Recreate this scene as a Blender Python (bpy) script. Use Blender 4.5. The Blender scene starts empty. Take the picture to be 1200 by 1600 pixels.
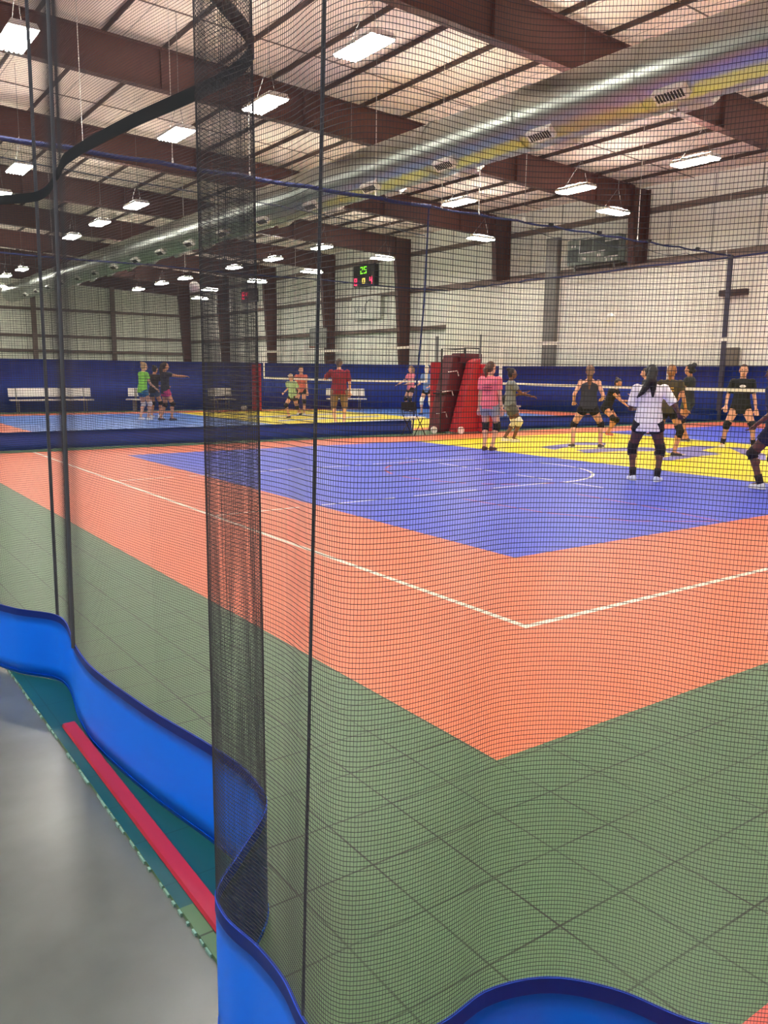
import bpy, bmesh, math, random
import numpy as np
from mathutils import Vector, Matrix
random.seed(7)
SC = bpy.context.scene
COL = SC.collection
PI = math.pi
ORD = ['nearest', 'second nearest', 'third nearest', 'fourth nearest', 'fifth nearest', 'sixth nearest',
       'seventh nearest', 'eighth nearest', 'ninth nearest', 'tenth nearest', 'eleventh nearest']

# ------------------------------------------------------------------ camera, world, exposure
YAW, PITCH, ROLL, FPX = 0.623, 0.169, 0.011, 1271.0
cam = bpy.data.cameras.new('camera'); co = bpy.data.objects.new('camera', cam); COL.objects.link(co)
fw = Vector((math.sin(YAW)*math.cos(PITCH), math.cos(YAW)*math.cos(PITCH), -math.sin(PITCH)))
rt = fw.cross(Vector((0, 0, 1))).normalized(); up = rt.cross(fw)
r2 = math.cos(ROLL)*rt + math.sin(ROLL)*up; u2 = -math.sin(ROLL)*rt + math.cos(ROLL)*up
M = Matrix((r2, u2, -fw)).transposed().to_4x4(); M.translation = Vector((0, 0, 1.5))
co.matrix_world = M
cam.sensor_fit = 'VERTICAL'; cam.sensor_height = 24.0; cam.lens = FPX/1600*24.0
cam.clip_start = 0.05; cam.clip_end = 300
SC.camera = co
w = bpy.data.worlds.new('world'); SC.world = w; w.use_nodes = True
w.node_tree.nodes['Background'].inputs[0].default_value = (0.6, 0.65, 0.8, 1)
w.node_tree.nodes['Background'].inputs[1].default_value = 0.15
SC.view_settings.view_transform = 'Standard'; SC.view_settings.look = 'None'
SC.view_settings.gamma = 1.0; SC.view_settings.use_curve_mapping = False
SC.view_settings.exposure = 0.55
LAMP = 62.0          # radiance of the lamp panels

# ------------------------------------------------------------------ materials
def lin(c):
    return tuple(((v/255)/12.92 if v/255 <= .04045 else ((v/255+.055)/1.055)**2.4) for v in c)
MATS = {}
def mat(name, rgb, rough=.6, metal=0., var=.06, scale=6., bump=0., spec=.5, trans=0., sheen=0.):
    if name in MATS: return MATS[name]
    m = bpy.data.materials.new(name); m.use_nodes = True
    nt = m.node_tree; b = nt.nodes['Principled BSDF']
    c = lin(rgb)
    b.inputs['Roughness'].default_value = rough; b.inputs['Metallic'].default_value = metal
    b.inputs['Specular IOR Level'].default_value = spec
    tc = nt.nodes.new('ShaderNodeTexCoord')
    n = nt.nodes.new('ShaderNodeTexNoise'); n.inputs['Scale'].default_value = scale; n.inputs['Detail'].default_value = 4
    nt.links.new(tc.outputs['Object'], n.inputs['Vector'])
    mx = nt.nodes.new('ShaderNodeMix'); mx.data_type = 'RGBA'
    mx.inputs[6].default_value = tuple(max(0, v*(1-var)) for v in c)+(1,)
    mx.inputs[7].default_value = tuple(min(1, v*(1+var)) for v in c)+(1,)
    nt.links.new(n.outputs['Fac'], mx.inputs[0]); nt.links.new(mx.outputs[2], b.inputs['Base Color'])
    if bump:
        bp = nt.nodes.new('ShaderNodeBump'); bp.inputs['Strength'].default_value = bump; bp.inputs['Distance'].default_value = .02
        nt.links.new(n.outputs['Fac'], bp.inputs['Height']); nt.links.new(bp.outputs['Normal'], b.inputs['Normal'])
    if trans:
        tl = nt.nodes.new('ShaderNodeBsdfTranslucent'); tl.inputs[0].default_value = c+(1,)
        ad = nt.nodes.new('ShaderNodeMixShader'); ad.inputs[0].default_value = trans
        nt.links.new(b.outputs[0], ad.inputs[1]); nt.links.new(tl.outputs[0], ad.inputs[2])
        nt.links.new(ad.outputs[0], nt.nodes['Material Output'].inputs[0])
    MATS[name] = m
    return m
def emis(name, rgb, s):
    m = bpy.data.materials.new(name); m.use_nodes = True
    b = m.node_tree.nodes['Principled BSDF']
    b.inputs['Base Color'].default_value = (0, 0, 0, 1)
    b.inputs['Emission Color'].default_value = lin(rgb)+(1,); b.inputs['Emission Strength'].default_value = s
    return m

def tile_mat(name, rgb, pitch=.263, off=(1.06, 1.09), joint=.35, rough=.4, lw=.006, spec=.4):
    """interlocking sport tiles: flat colour with thin darker joints, grid in world metres"""
    m = mat(name, rgb, rough, var=.07, scale=1.3, spec=spec)
    nt = m.node_tree; b = nt.nodes['Principled BSDF']
    src = b.inputs['Base Color'].links[0].from_socket
    tc = [n for n in nt.nodes if n.type == 'TEX_COORD'][0]
    sx = nt.nodes.new('ShaderNodeSeparateXYZ'); nt.links.new(tc.outputs['Object'], sx.inputs[0])
    def line(sock, o):
        a = nt.nodes.new('ShaderNodeMath'); a.operation = 'SUBTRACT'; a.inputs[1].default_value = o-50*pitch
        nt.links.new(sock, a.inputs[0])
        f = nt.nodes.new('ShaderNodeMath'); f.operation = 'PINGPONG'; f.inputs[1].default_value = pitch/2
        nt.links.new(a.outputs[0], f.inputs[0])
        l = nt.nodes.new('ShaderNodeMath'); l.operation = 'LESS_THAN'; l.inputs[1].default_value = lw/2
        nt.links.new(f.outputs[0], l.inputs[0]); return l.outputs[0]
    mxm = nt.nodes.new('ShaderNodeMath'); mxm.operation = 'MAXIMUM'
    nt.links.new(line(sx.outputs[0], off[0]), mxm.inputs[0]); nt.links.new(line(sx.outputs[1], off[1]), mxm.inputs[1])
    n2 = nt.nodes.new('ShaderNodeTexNoise'); n2.inputs['Scale'].default_value = 2.3
    nt.links.new(tc.outputs['Object'], n2.inputs['Vector'])
    mu = nt.nodes.new('ShaderNodeMath'); mu.operation = 'MULTIPLY'
    nt.links.new(mxm.outputs[0], mu.inputs[0]); nt.links.new(n2.outputs['Fac'], mu.inputs[1])
    mu2 = nt.nodes.new('ShaderNodeMath'); mu2.operation = 'MULTIPLY'; mu2.inputs[1].default_value = joint*2
    nt.links.new(mu.outputs[0], mu2.inputs[0])
    mx = nt.nodes.new('ShaderNodeMix'); mx.data_type = 'RGBA'
    c = lin(rgb); mx.inputs[7].default_value = tuple(v*.12 for v in c)+(1,)
    nt.links.new(mu2.outputs[0], mx.inputs[0]); nt.links.new(src, mx.inputs[6]); nt.links.new(mx.outputs[2], b.inputs['Base Color'])
    return m
def stripe_mat(name, rgb, axis, pitch, width, dark=.3, rough=.7, var=.08, scale=.5, bump=0):
    """panel seams: thin dark lines repeated along one axis"""
    m = mat(name, rgb, rough, var=var, scale=scale, bump=bump)
    nt = m.node_tree; b = nt.nodes['Principled BSDF']
    src = b.inputs['Base Color'].links[0].from_socket
    tc = [n for n in nt.nodes if n.type == 'TEX_COORD'][0]
    sx = nt.nodes.new('ShaderNodeSeparateXYZ'); nt.links.new(tc.outputs['Object'], sx.inputs[0])
    f = nt.nodes.new('ShaderNodeMath'); f.operation = 'PINGPONG'; f.inputs[1].default_value = pitch/2
    nt.links.new(sx.outputs[axis], f.inputs[0])
    l = nt.nodes.new('ShaderNodeMath'); l.operation = 'LESS_THAN'; l.inputs[1].default_value = width/2
    nt.links.new(f.outputs[0], l.inputs[0])
    mx = nt.nodes.new('ShaderNodeMix'); mx.data_type = 'RGBA'
    c = lin(rgb); mx.inputs[7].default_value = tuple(v*dark for v in c)+(1,)
    nt.links.new(l.outputs[0], mx.inputs[0]); nt.links.new(src, mx.inputs[6]); nt.links.new(mx.outputs[2], b.inputs['Base Color'])
    return m

GREEN = tile_mat('green_tile', (74, 106, 74), joint=.75, lw=.007)
ORANGE = tile_mat('orange_tile', (218, 112, 76), joint=.12)
BLUE = tile_mat('blue_tile', (60, 78, 200), joint=.12)
LBLUE = tile_mat('light_blue_tile', (70, 116, 196), joint=.12)
YELLOW = tile_mat('yellow_tile', (236, 214, 14), joint=.1)
REDT = tile_mat('red_tile', (196, 84, 74), joint=.12)
PURPLE = mat('purple_mark', (112, 104, 176), .5)
WHITE = mat('white_line', (232, 226, 214), .5)
REDLINE = mat('red_line', (196, 70, 80), .5)
CONC = mat('polished_concrete', (82, 90, 89), .27, var=.4, scale=3.2, bump=.1, spec=.6)
STEEL = mat('red_oxide_steel', (78, 44, 40), .55, var=.12, scale=3)
PURLIN = mat('brown_purlin_steel', (64, 42, 38), .6)
GIRT = mat('brown_girt_steel', (112, 94, 86), .6)
INSUL = stripe_mat('white_faced_insulation', (244, 226, 210), 0, 1.83, .03, .5, var=.1, scale=.9, bump=.5)
WALLM = stripe_mat('white_wall_insulation', (244, 241, 230), 1, 1.83, .05, .3, scale=.6)
WALLX = stripe_mat('end_wall_insulation', (240, 240, 226), 0, 1.83, .05, .3, scale=.6)
LINER = stripe_mat('ribbed_liner_metal', (246, 240, 224), 1, .305, .03, .72, rough=.5, var=.14, scale=.35)
GALV = mat('galvanised_duct', (184, 192, 184), .34, 1., .08, 5., .12)
WHITEM = mat('white_painted_metal', (226, 224, 216), .45)
GREYM = mat('grey_metal', (112, 112, 110), .5)
BLACKM = mat('black_metal', (22, 22, 24), .5)
CORD = mat('white_cord', (214, 210, 200), .7)
NAVYW = mat('navy_webbing', (34, 44, 92), .8)
NETM = mat('dark_net_twine', (56, 58, 66), .8, spec=.2)
NETF = mat('grey_net_twine', (58, 58, 62), .8, spec=.2)
TAPE = mat('slate_webbing', (66, 72, 84), .85)
VINYL = mat('bright_blue_vinyl', (0, 112, 255), .4, var=.04, scale=2, spec=.25)
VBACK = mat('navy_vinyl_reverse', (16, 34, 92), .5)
VBIND = mat('dark_blue_binding', (14, 72, 210), .7)
DVINYL = mat('navy_blue_vinyl', (30, 58, 142), .5, var=.1, scale=1.5)
PADV = mat('royal_navy_vinyl', (18, 52, 140), .5, var=.08, scale=.7)
RED = mat('red_padding', (158, 24, 36), .5)
MAROON = mat('maroon_padding', (84, 14, 28), .5)
WALLD = mat('plain_wall_paint', (196, 190, 180), .8)
LAMPM = emis('lamp_panel_glow', (255, 249, 238), LAMP)
UPM = emis('added_uplight_glow', (255, 247, 234), LAMP*2.0)

# ------------------------------------------------------------------ mesh helpers
def link(name, me, m=None, parent=None, smooth=False):
    if m is not None and not isinstance(m, (list, tuple)): m = [m]
    for x in (m or []): me.materials.append(x)
    o = bpy.data.objects.new(name, me); COL.objects.link(o)
    if parent is not None: o.parent = parent
    if smooth: me.polygons.foreach_set('use_smooth', [True]*len(me.polygons))
    return o
def tag(o, label=None, cat=None, group=None, kind=None):
    if label: o['label'] = label
    if cat: o['category'] = cat
    if group: o['group'] = group
    if kind: o['kind'] = kind
    return o
def empty(name, loc=(0, 0, 0), rz=0., label=None, cat=None, group=None):
    o = bpy.data.objects.new(name, None); COL.objects.link(o); o.location = loc; o.rotation_euler = (0, 0, rz)
    return tag(o, label, cat, group)
def struct(o): o['kind'] = 'structure'; return o

class MB:
    def __init__(s): s.v = []; s.f = []; s.mi = []
    def add(s, v, f, mi=0):
        n = len(s.v); s.v += [tuple(p) for p in v]; s.f += [tuple(i+n for i in q) for q in f]; s.mi += [mi]*len(f); return s
    def box(s, a, b, mi=0):
        x0, y0, z0 = a; x1, y1, z1 = b
        v = [(x0, y0, z0), (x1, y0, z0), (x1, y1, z0), (x0, y1, z0), (x0, y0, z1), (x1, y0, z1), (x1, y1, z1), (x0, y1, z1)]
        return s.add(v, [(3, 2, 1, 0), (4, 5, 6, 7), (0, 1, 5, 4), (1, 2, 6, 5), (2, 3, 7, 6), (3, 0, 4, 7)], mi)
    def hexa(s, v, mi=0):
        return s.add(v, [(3, 2, 1, 0), (4, 5, 6, 7), (0, 1, 5, 4), (1, 2, 6, 5), (2, 3, 7, 6), (3, 0, 4, 7)], mi)
    def prism(s, poly, axis, a, b, mi=0):
        n = len(poly)
        def P(p, t):
            return {0: (t, p[0], p[1]), 1: (p[0], t, p[1]), 2: (p[0], p[1], t)}[axis]
        v = [P(p, a) for p in poly]+[P(p, b) for p in poly]
        f = [tuple(range(n))[::-1], tuple(range(n, 2*n))]+[(i, (i+1) % n, n+(i+1) % n, n+i) for i in range(n)]
        return s.add(v, f, mi)
    def tube(s, pts, r, n=8, mi=0, caps=True):
        pts = [Vector(p) for p in pts]; rr = r if isinstance(r, (list, tuple)) else [r]*len(pts)
        v = []; f = []; prev = None
        for i, p in enumerate(pts):
            t = (pts[min(i+1, len(pts)-1)]-pts[max(i-1, 0)]).normalized()
            a = Vector((0, 0, 1)) if abs(t.z) < .9 else Vector((1, 0, 0))
            u = t.cross(a).normalized() if prev is None else (prev-prev.dot(t)*t).normalized()
            prev = u; w_ = t.cross(u)
            for k in range(n):
                q = 2*PI*k/n; v.append(p+rr[i]*(math.cos(q)*u+math.sin(q)*w_))
        for i in range(len(pts)-1):
            for k in range(n): f.append((i*n+k, i*n+(k+1) % n, (i+1)*n+(k+1) % n, (i+1)*n+k))
        if caps: f.append(tuple(range(n))[::-1]); f.append(tuple(range((len(pts)-1)*n, len(pts)*n)))
        return s.add(v, f, mi)
    def ball(s, c, r, nu=14, nv=9, R=None, mi=0):
        rx, ry, rz = (r, r, r) if not isinstance(r, (list, tuple)) else r
        v = []; f = []; c = Vector(c)
        def T(x, y, z):
            q = Vector((x*rx, y*ry, z*rz)); return c+(R @ q if R else q)
        v.append(T(0, 0, 1))
        for j in range(1, nv):
            a = PI*j/nv
            for i in range(nu):
                b = 2*PI*i/nu; v.append(T(math.sin(a)*math.cos(b), math.sin(a)*math.sin(b), math.cos(a)))
        v.append(T(0, 0, -1)); L = len(v)-1
        for i in range(nu): f.append((0, 1+i, 1+(i+1) % nu))
        for j in range(nv-2):
            for i in range(nu): f.append((1+j*nu+i, 1+(j+1)*nu+i, 1+(j+1)*nu+(i+1) % nu, 1+j*nu+(i+1) % nu))
        for i in range(nu): f.append((L, 1+(nv-2)*nu+(i+1) % nu, 1+(nv-2)*nu+i))
        return s.add(v, f, mi)
    def capsule(s, a, b, ra, rb, n=12):
        s.tube([a, b], [ra, rb], n); s.ball(a, ra, n, 8); s.ball(b, rb, n, 8); return s
    def loft(s, rings, n=20):
        """rings: (centre, right, fwd, rx, ry)"""
        v = []; f = []
        for c, r_, f_, rx, ry in rings:
            for k in range(n):
                q = 2*PI*k/n; v.append(c+r_*math.cos(q)*rx+f_*math.sin(q)*ry)
        for i in range(len(rings)-1):
            for k in range(n): f.append((i*n+k, i*n+(k+1) % n, (i+1)*n+(k+1) % n, (i+1)*n+k))
        f.append(tuple(range(n))[::-1]); f.append(tuple(range((len(rings)-1)*n, len(rings)*n)))
        return s.add(v, f)
    def mesh(s, name):
        me = bpy.data.meshes.new(name); me.from_pydata([tuple(p) for p in s.v], [], s.f); me.update()
        if any(s.mi): me.polygons.foreach_set('material_index', s.mi)
        return me
    def build(s, name, m, parent=None, smooth=False):
        return link(name, s.mesh(name), m, parent, smooth)

def raw_mesh(name, V, Q):
    V = np.asarray(V, np.float32).reshape(-1, 3); Q = np.asarray(Q, np.int32).reshape(-1, 4)
    me = bpy.data.meshes.new(name)
    me.vertices.add(len(V)); me.vertices.foreach_set('co', V.ravel())
    me.loops.add(len(Q)*4); me.loops.foreach_set('vertex_index', Q.ravel())
    me.polygons.add(len(Q)); me.polygons.foreach_set('loop_start', np.arange(0, len(Q)*4, 4, dtype=np.int32))
    me.polygons.foreach_set('loop_total', np.full(len(Q), 4, np.int32))
    me.update(calc_edges=True)
    return me
def strands(P, A, B, r):
    """P (n,m,3) polylines, A and B (n,m,3) two offset directions: three sided twine"""
    n, m, _ = P.shape
    V = np.stack([P+r*(math.cos(q)*A+math.sin(q)*B) for q in (PI/2, PI*7/6, PI*11/6)], 2)   # n,m,3,3
    idx = np.arange(n*m*3).reshape(n, m, 3)
    a = idx[:, :-1]; b = idx[:, 1:]
    Q = np.stack([a, np.roll(a, -1, 2), np.roll(b, -1, 2), b], -1)
    return V.reshape(-1, 3), Q.reshape(-1, 4)
def join_raw(parts):
    V = []; Q = []; n = 0
    for v, q in parts: V.append(v); Q.append(q+n); n += len(v)
    return np.concatenate(V), np.concatenate(Q)
def catmull(pts, step=.02):
    pts = np.asarray(pts, float); P = np.vstack([2*pts[0]-pts[1], pts, 2*pts[-1]-pts[-2]]); out = []
    for i in range(1, len(P)-2):
        p0, p1, p2, p3 = P[i-1:i+3]; L = np.linalg.norm(p2-p1); k = max(2, int(L/step))
        # centripetal-ish: damp the tangents by neighbour lengths
        m1 = (p2-p0)*L/(np.linalg.norm(p1-p0)+L); m2 = (p3-p1)*L/(L+np.linalg.norm(p3-p2))
        for t in np.linspace(0, 1, k, endpoint=False):
            out.append((2*t**3-3*t**2+1)*p1+(t**3-2*t**2+t)*m1+(-2*t**3+3*t**2)*p2+(t**3-t**2)*m2)
    out.append(P[-2]); return np.array(out)
def resample(P, step):
    d = np.r_[0, np.cumsum(np.linalg.norm(np.diff(P, axis=0), axis=1))]
    s = np.linspace(0, d[-1], max(2, int(d[-1]/step)+1))
    return np.stack([np.interp(s, d, P[:, k]) for k in range(P.shape[1])], 1)
def flat_net(name, a, b, z0, z1, cx, cz, r, m, parent, sag=0.):
    """straight vertical net panel from a to b (xy)"""
    a = np.array(a, float); b = np.array(b, float); L = np.linalg.norm(b-a); t = (b-a)/L
    nrm = np.array([-t[1], t[0], 0]); t3 = np.array([t[0], t[1], 0]); upv = np.array([0, 0, 1.])
    nr = int((z1-z0)/cz)+1; nc = int(L/cx)+1; ms = max(2, int(L/.6))
    s = np.linspace(0, L, ms)
    P = np.zeros((nr, ms, 3)); P[:, :, 0] = a[0]+t[0]*s; P[:, :, 1] = a[1]+t[1]*s
    P[:, :, 2] = (z0+np.arange(nr)*cz)[:, None]
    P += nrm*(.03*np.sin(s*1.7))[None, :, None]
    A = np.broadcast_to(upv, P.shape); B = np.broadcast_to(nrm, P.shape)
    h = strands(P, A, B, r)
    zs = np.linspace(z0, z1, 3); s = np.arange(nc)*cx
    P = np.zeros((nc, 3, 3)); P[:, :, 0] = (a[0]+t[0]*s)[:, None]; P[:, :, 1] = (a[1]+t[1]*s)[:, None]; P[:, :, 2] = zs
    P += nrm*(.03*np.sin(s*1.7))[:, None, None]
    v = strands(P, np.broadcast_to(t3, P.shape), np.broadcast_to(nrm, P.shape), r)
    V, Q = join_raw([h, v])
    return link(name, raw_mesh(name, V, Q), m, parent)
def ribbon_wall(name, P, z0, z1, m, parent, thick=.004, nz=2, lean=0.):
    """P (n,2) plan polyline swept from z0 to z1 with a real thickness"""
    P = np.asarray(P, float); T = np.gradient(P, axis=0); T /= np.linalg.norm(T, axis=1)[:, None]+1e-9
    N = np.stack([-T[:, 1], T[:, 0]], 1); n = len(P)
    zs = np.linspace(z0, z1, nz); V = []
    for side in (-.5, .5):
        for z in zs: V.append(np.c_[P+N*thick*side, np.full(n, z)])
    V = np.concatenate(V); idx = np.arange(2*nz*n).reshape(2, nz, n); Q = []
    for sd in (0, 1):
        a = idx[sd][:-1, :-1]; b = idx[sd][:-1, 1:]; c = idx[sd][1:, 1:]; d = idx[sd][1:, :-1]
        q = np.stack([a, b, c, d], -1).reshape(-1, 4); Q.append(q if sd == 0 else q[:, ::-1])
    for r_ in (0, nz-1):
        Q.append(np.stack([idx[0, r_, :-1], idx[1, r_, :-1], idx[1, r_, 1:], idx[0, r_, 1:]], -1))
    for c_ in (0, n-1):
        Q.append(np.stack([idx[0, :-1, c_], idx[0, 1:, c_], idx[1, 1:, c_], idx[1, :-1, c_]], -1))
    o = link(name, raw_mesh(name, V, np.concatenate(Q)), m, parent, True)
    return o

# ------------------------------------------------------------------ the setting
XW, YE = 27.8, 67.0      # right wall face and far end wall face
XL, YN = -16.0, -9.0     # far left wall and wall behind the viewer
def roof(x): return 8.78+.04*(27.3-x)
struct(MB().box((XL, YN, -.2), (XW+.3, YE+.3, -.012)).build('floor', CONC))

def painted(name, x0, x1, y0, y1, regions, mats, z=0., th=.012):
    xs = sorted({x0, x1}|{v for r in regions for v in (r[0], r[1]) if x0 < v < x1})
    ys = sorted({y0, y1}|{v for r in regions for v in (r[2], r[3]) if y0 < v < y1})
    mb = MB()
    for i in range(len(xs)-1):
        for j in range(len(ys)-1):
            cx, cy = (xs[i]+xs[i+1])/2, (ys[j]+ys[j+1])/2; k = 0
            for r in regions:
                if r[0] <= cx <= r[1] and r[2] <= cy <= r[3]: k = r[4]
            mb.add([(xs[i], ys[j], z), (xs[i+1], ys[j], z), (xs[i+1], ys[j+1], z), (xs[i], ys[j+1], z)], [(0, 1, 2, 3)], k)
    mb.add([(x0, y0, z-th), (x1, y0, z-th), (x1, y1, z-th), (x0, y1, z-th), (x0, y0, z), (x1, y0, z), (x1, y1, z), (x0, y1, z)],
           [(0, 1, 5, 4), (1, 2, 6, 5), (2, 3, 7, 6), (3, 0, 4, 7)], 0)
    return mb.build(name, mats)
court = painted('sport_tile_floor', .97, 27.2, -4, YE-.5, [
    (.97, 27.2, -4, .87, 5),
    (2.12, 25.6, 2.17, 15.85, 1), (4.74, 23.3, 4.73, 14.5, 2), (11.25, 17.5, 4.73, 14.5, 4),
    (2.12, 25.6, 17.2, 29.7, 1), (4.6, 23.3, 18.0, 28.6, 3), (11.25, 17.5, 18.0, 28.6, 4)],
    [GREEN, ORANGE, BLUE, LBLUE, YELLOW, REDT])
struct(court)
EDGE = tile_mat('shaded_green_tile', (12, 74, 80), joint=.3)  # shade painted in: the green tile darkened to teal beside the skirt
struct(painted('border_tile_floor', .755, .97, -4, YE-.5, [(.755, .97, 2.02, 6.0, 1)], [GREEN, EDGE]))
# court markings
def strip(name, pts, wd, m, parent, z=.0015):
    mb = MB(); pts = [Vector((p[0], p[1], 0)) for p in pts]; L = []; R = []
    for i, p in enumerate(pts):
        t = (pts[min(i+1, len(pts)-1)]-pts[max(i-1, 0)]).normalized(); n = Vector((-t.y, t.x, 0))*wd/2
        L.append(p+n); R.append(p-n)
    n = len(pts); v = [(q.x, q.y, z) for q in L]+[(q.x, q.y, z) for q in R]
    mb.add(v, [(i, n+i, n+i+1, i+1) for i in range(n-1)])
    return mb.build(name, m, parent)
strip('boundary_line', [(3.46, 15.85), (3.46, 3.31)], .05, WHITE, court)
strip('boundary_line', [(3.46, 3.335), (25.6, 3.335)], .05, WHITE, court, .0018)
def dashed(a, b, n, wd, m):
    a = Vector(a); b = Vector(b)
    for i in range(n):
        p = a.lerp(b, i/n); q = a.lerp(b, (i+.78)/n); strip('dashed_line', [p, q], wd, m, court, .0016)
dashed((3.46, 11.15), (8.8, 11.1), 5, .04, WHITE)
dashed((3.46, 7.9), (8.8, 7.9), 4, .04, WHITE)
dashed((8.8, 11.6), (8.8, 6.95), 5, .04, WHITE)
C0 = (8.8, 9.45); RC = 1.62
strip('free_throw_arc', [(C0[0]+RC*math.cos(a), C0[1]+RC*math.sin(a)) for a in np.linspace(-PI/2, PI/2*.95, 24)], .05, WHITE, court)
for k in range(7):
    a0 = PI/2+.1+k*PI/7
    strip('red_arc_dash', [(C0[0]+RC*math.cos(a), C0[1]+RC*math.sin(a)) for a in np.linspace(a0, a0+PI/10, 5)], .04, REDLINE, court)
strip('red_thin_line', [(8.02, 6.94), (7.97, 5.9), (7.8, 4.8)], .025, REDLINE, court)
strip('red_thin_line', [(6.5, 7.4), (6.61, 6.17), (7.0, 5.3), (7.78, 4.78)], .025, REDLINE, court)
def poly(name, P, m, z=.0016):
    n = len(P); mb = MB(); mb.add([(x, y, z) for x, y in P], [tuple(range(n))]); o = mb.build(name, m, court); return o
for P in ([(12.62, 12.03), (13.6, 12.28), (14.57, 12.42), (14.72, 11.97), (14.33, 11.65), (13.73, 11.98), (12.48, 11.42)],
          [(12.82, 11.18), (13.69, 11.12), (14.56, 10.96), (14.71, 10.67), (14.07, 10.19), (13.43, 10.55), (12.53, 10.67)],
          [(14.74, 10.44), (16.13, 10.5), (16.26, 10.14), (15.1, 9.82), (14.69, 9.08), (14.08, 9.11), (13.05, 8.93), (12.63, 8.89), (12.74, 9.23), (13.41, 9.35), (14.05, 9.44), (13.99, 9.85)],
          [(16.33, 9.99), (16.44, 9.77), (15.48, 8.64), (14.27, 7.95), (14.76, 8.59)]):
    area = sum(P[i][0]*P[(i+1) % len(P)][1]-P[(i+1) % len(P)][0]*P[i][1] for i in range(len(P)))
    poly('floor_emblem', P if area > 0 else P[::-1], PURPLE)
for dy in (0, 2.6, 5.2):
    poly('floor_emblem', [(12.0, 20.3+dy*.8), (16.6, 21.3+dy*.8), (16.9, 21.9+dy*.8), (12.4, 20.9+dy*.8)], mat('pale_lilac_mark', (150, 156, 200), .5))
# frayed tile edge, and the red edging strip lying by it
random.seed(3)
edge = MB()
for k in range(150):
    y = -1+k*.05
    if random.random() < .7: edge.box((.752-random.random()*.005, y, -.012), (.757, y+.01+random.random()*.04, -.003))
struct(edge.build('border_tile_loops', mat('pale_teal_plastic', (120, 160, 150), .6)))
rs = MB(); pr_ = [(.795, -.0), (.85, 0), (.848, .012), (.80, .012)]
rs.prism([(x, z+.002) for x, z in pr_], 1, 1.78, 3.44)
tag(rs.build('edging_strip', mat('crimson_rubber', (160, 28, 56), .5)), 'long crimson rubber strip lying on the shade-painted green border tiles beside the concrete', 'edging strip')

# walls
def wall_box(name, a, b, m): return struct(MB().box(a, b).build(name, m))
wr = wall_box('wall_right', (XW, YN, 0), (XW+.3, YE+.3, 8.95), WALLM)
wb = wall_box('wall_back', (XL, YE, 0), (XW, YE+.3, 10.9), WALLX)
wall_box('wall_left', (XL-.3, YN, 0), (XL, YE+.3, 10.7), WALLD)
wall_box('wall_front', (XL, YN-.3, 0), (XW, YN, 10.7), WALLD)
for z in (3.9, 5.9, 7.83):
    MB().box((XW-.2, YN+.1, z-.1), (XW-.002, YE-.3, z+.1)).build('girt', GIRT, wr)
for z in (2.9, 4.05, 6.02):
    MB().box((XL+.1, YE-.2, z-.1), (XW-.25, YE-.002, z+.1)).build('girt', GIRT, wb)
for x in (-8, 1, 9.2, 15.14, 21.1):
    MB().box((x-.16, YE-.45, 0), (x+.16, YE-.21, 8.0)).build('wall_column', GIRT, wb)
# lower liner wall standing in front of the columns
XP = 26.58
lw = MB(); ys = np.arange(-8.7, 31.6, .305)
prof = []
for y in ys: prof += [(XP, y), (XP, y+.2), (XP-.03, y+.225), (XP-.03, y+.28)]
n = len(prof); v = [(x, y, 0) for x, y in prof]+[(x, y, 5.52) for x, y in prof]
lw.add(v, [(i+1, i, n+i, n+i+1) for i in range(n-1)])
lw.box((XP+.005, -8.7, 0), (XP+.06, ys[-1]+.28, 5.52))
liner = struct(lw.build('wall_right_lower', LINER))
MB().box((XP-.04, -8.7, 5.52), (XP+.1, ys[-1]+.28, 5.7)).build('cap_rail', GIRT, liner)

# ceiling
cm = MB(); y0, y1 = YN-.3, YE+.3
cm.hexa([(XL-.3, y0, roof(XL)+.02), (XW+.3, y0, roof(XW)+.02), (XW+.3, y1, roof(XW)+.02), (XL-.3, y1, roof(XL)+.02),
         (XL-.3, y0, roof(XL)+.3), (XW+.3, y0, roof(XW)+.3), (XW+.3, y1, roof(XW)+.3), (XL-.3, y1, roof(XL)+.3)])
ceil = struct(cm.build('ceiling', INSUL))
x = 26.3
while x > XL+1:
    z = roof(x)
    MB().box((x-.018, YN+.05, z-.11), (x+.018, YE-.1, z+.01)).build('purlin', PURLIN, ceil); x -= 1.5
k = 0
for y in np.arange(-5.6+1.9, YE-3, 3.81):
    z = .1
    MB().hexa([(XL+.1, y-.012, roof(XL)-.03), (XW-.1, y-.012, roof(XW)-.03), (XW-.1, y+.012, roof(XW)-.03), (XL+.1, y+.012, roof(XL)-.03),
               (XL+.1, y-.012, roof(XL)-.005), (XW-.1, y-.012, roof(XW)-.005), (XW-.1, y+.012, roof(XW)-.005), (XL+.1, y+.012, roof(XL)-.005)]).build('strap', GIRT, ceil)

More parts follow.
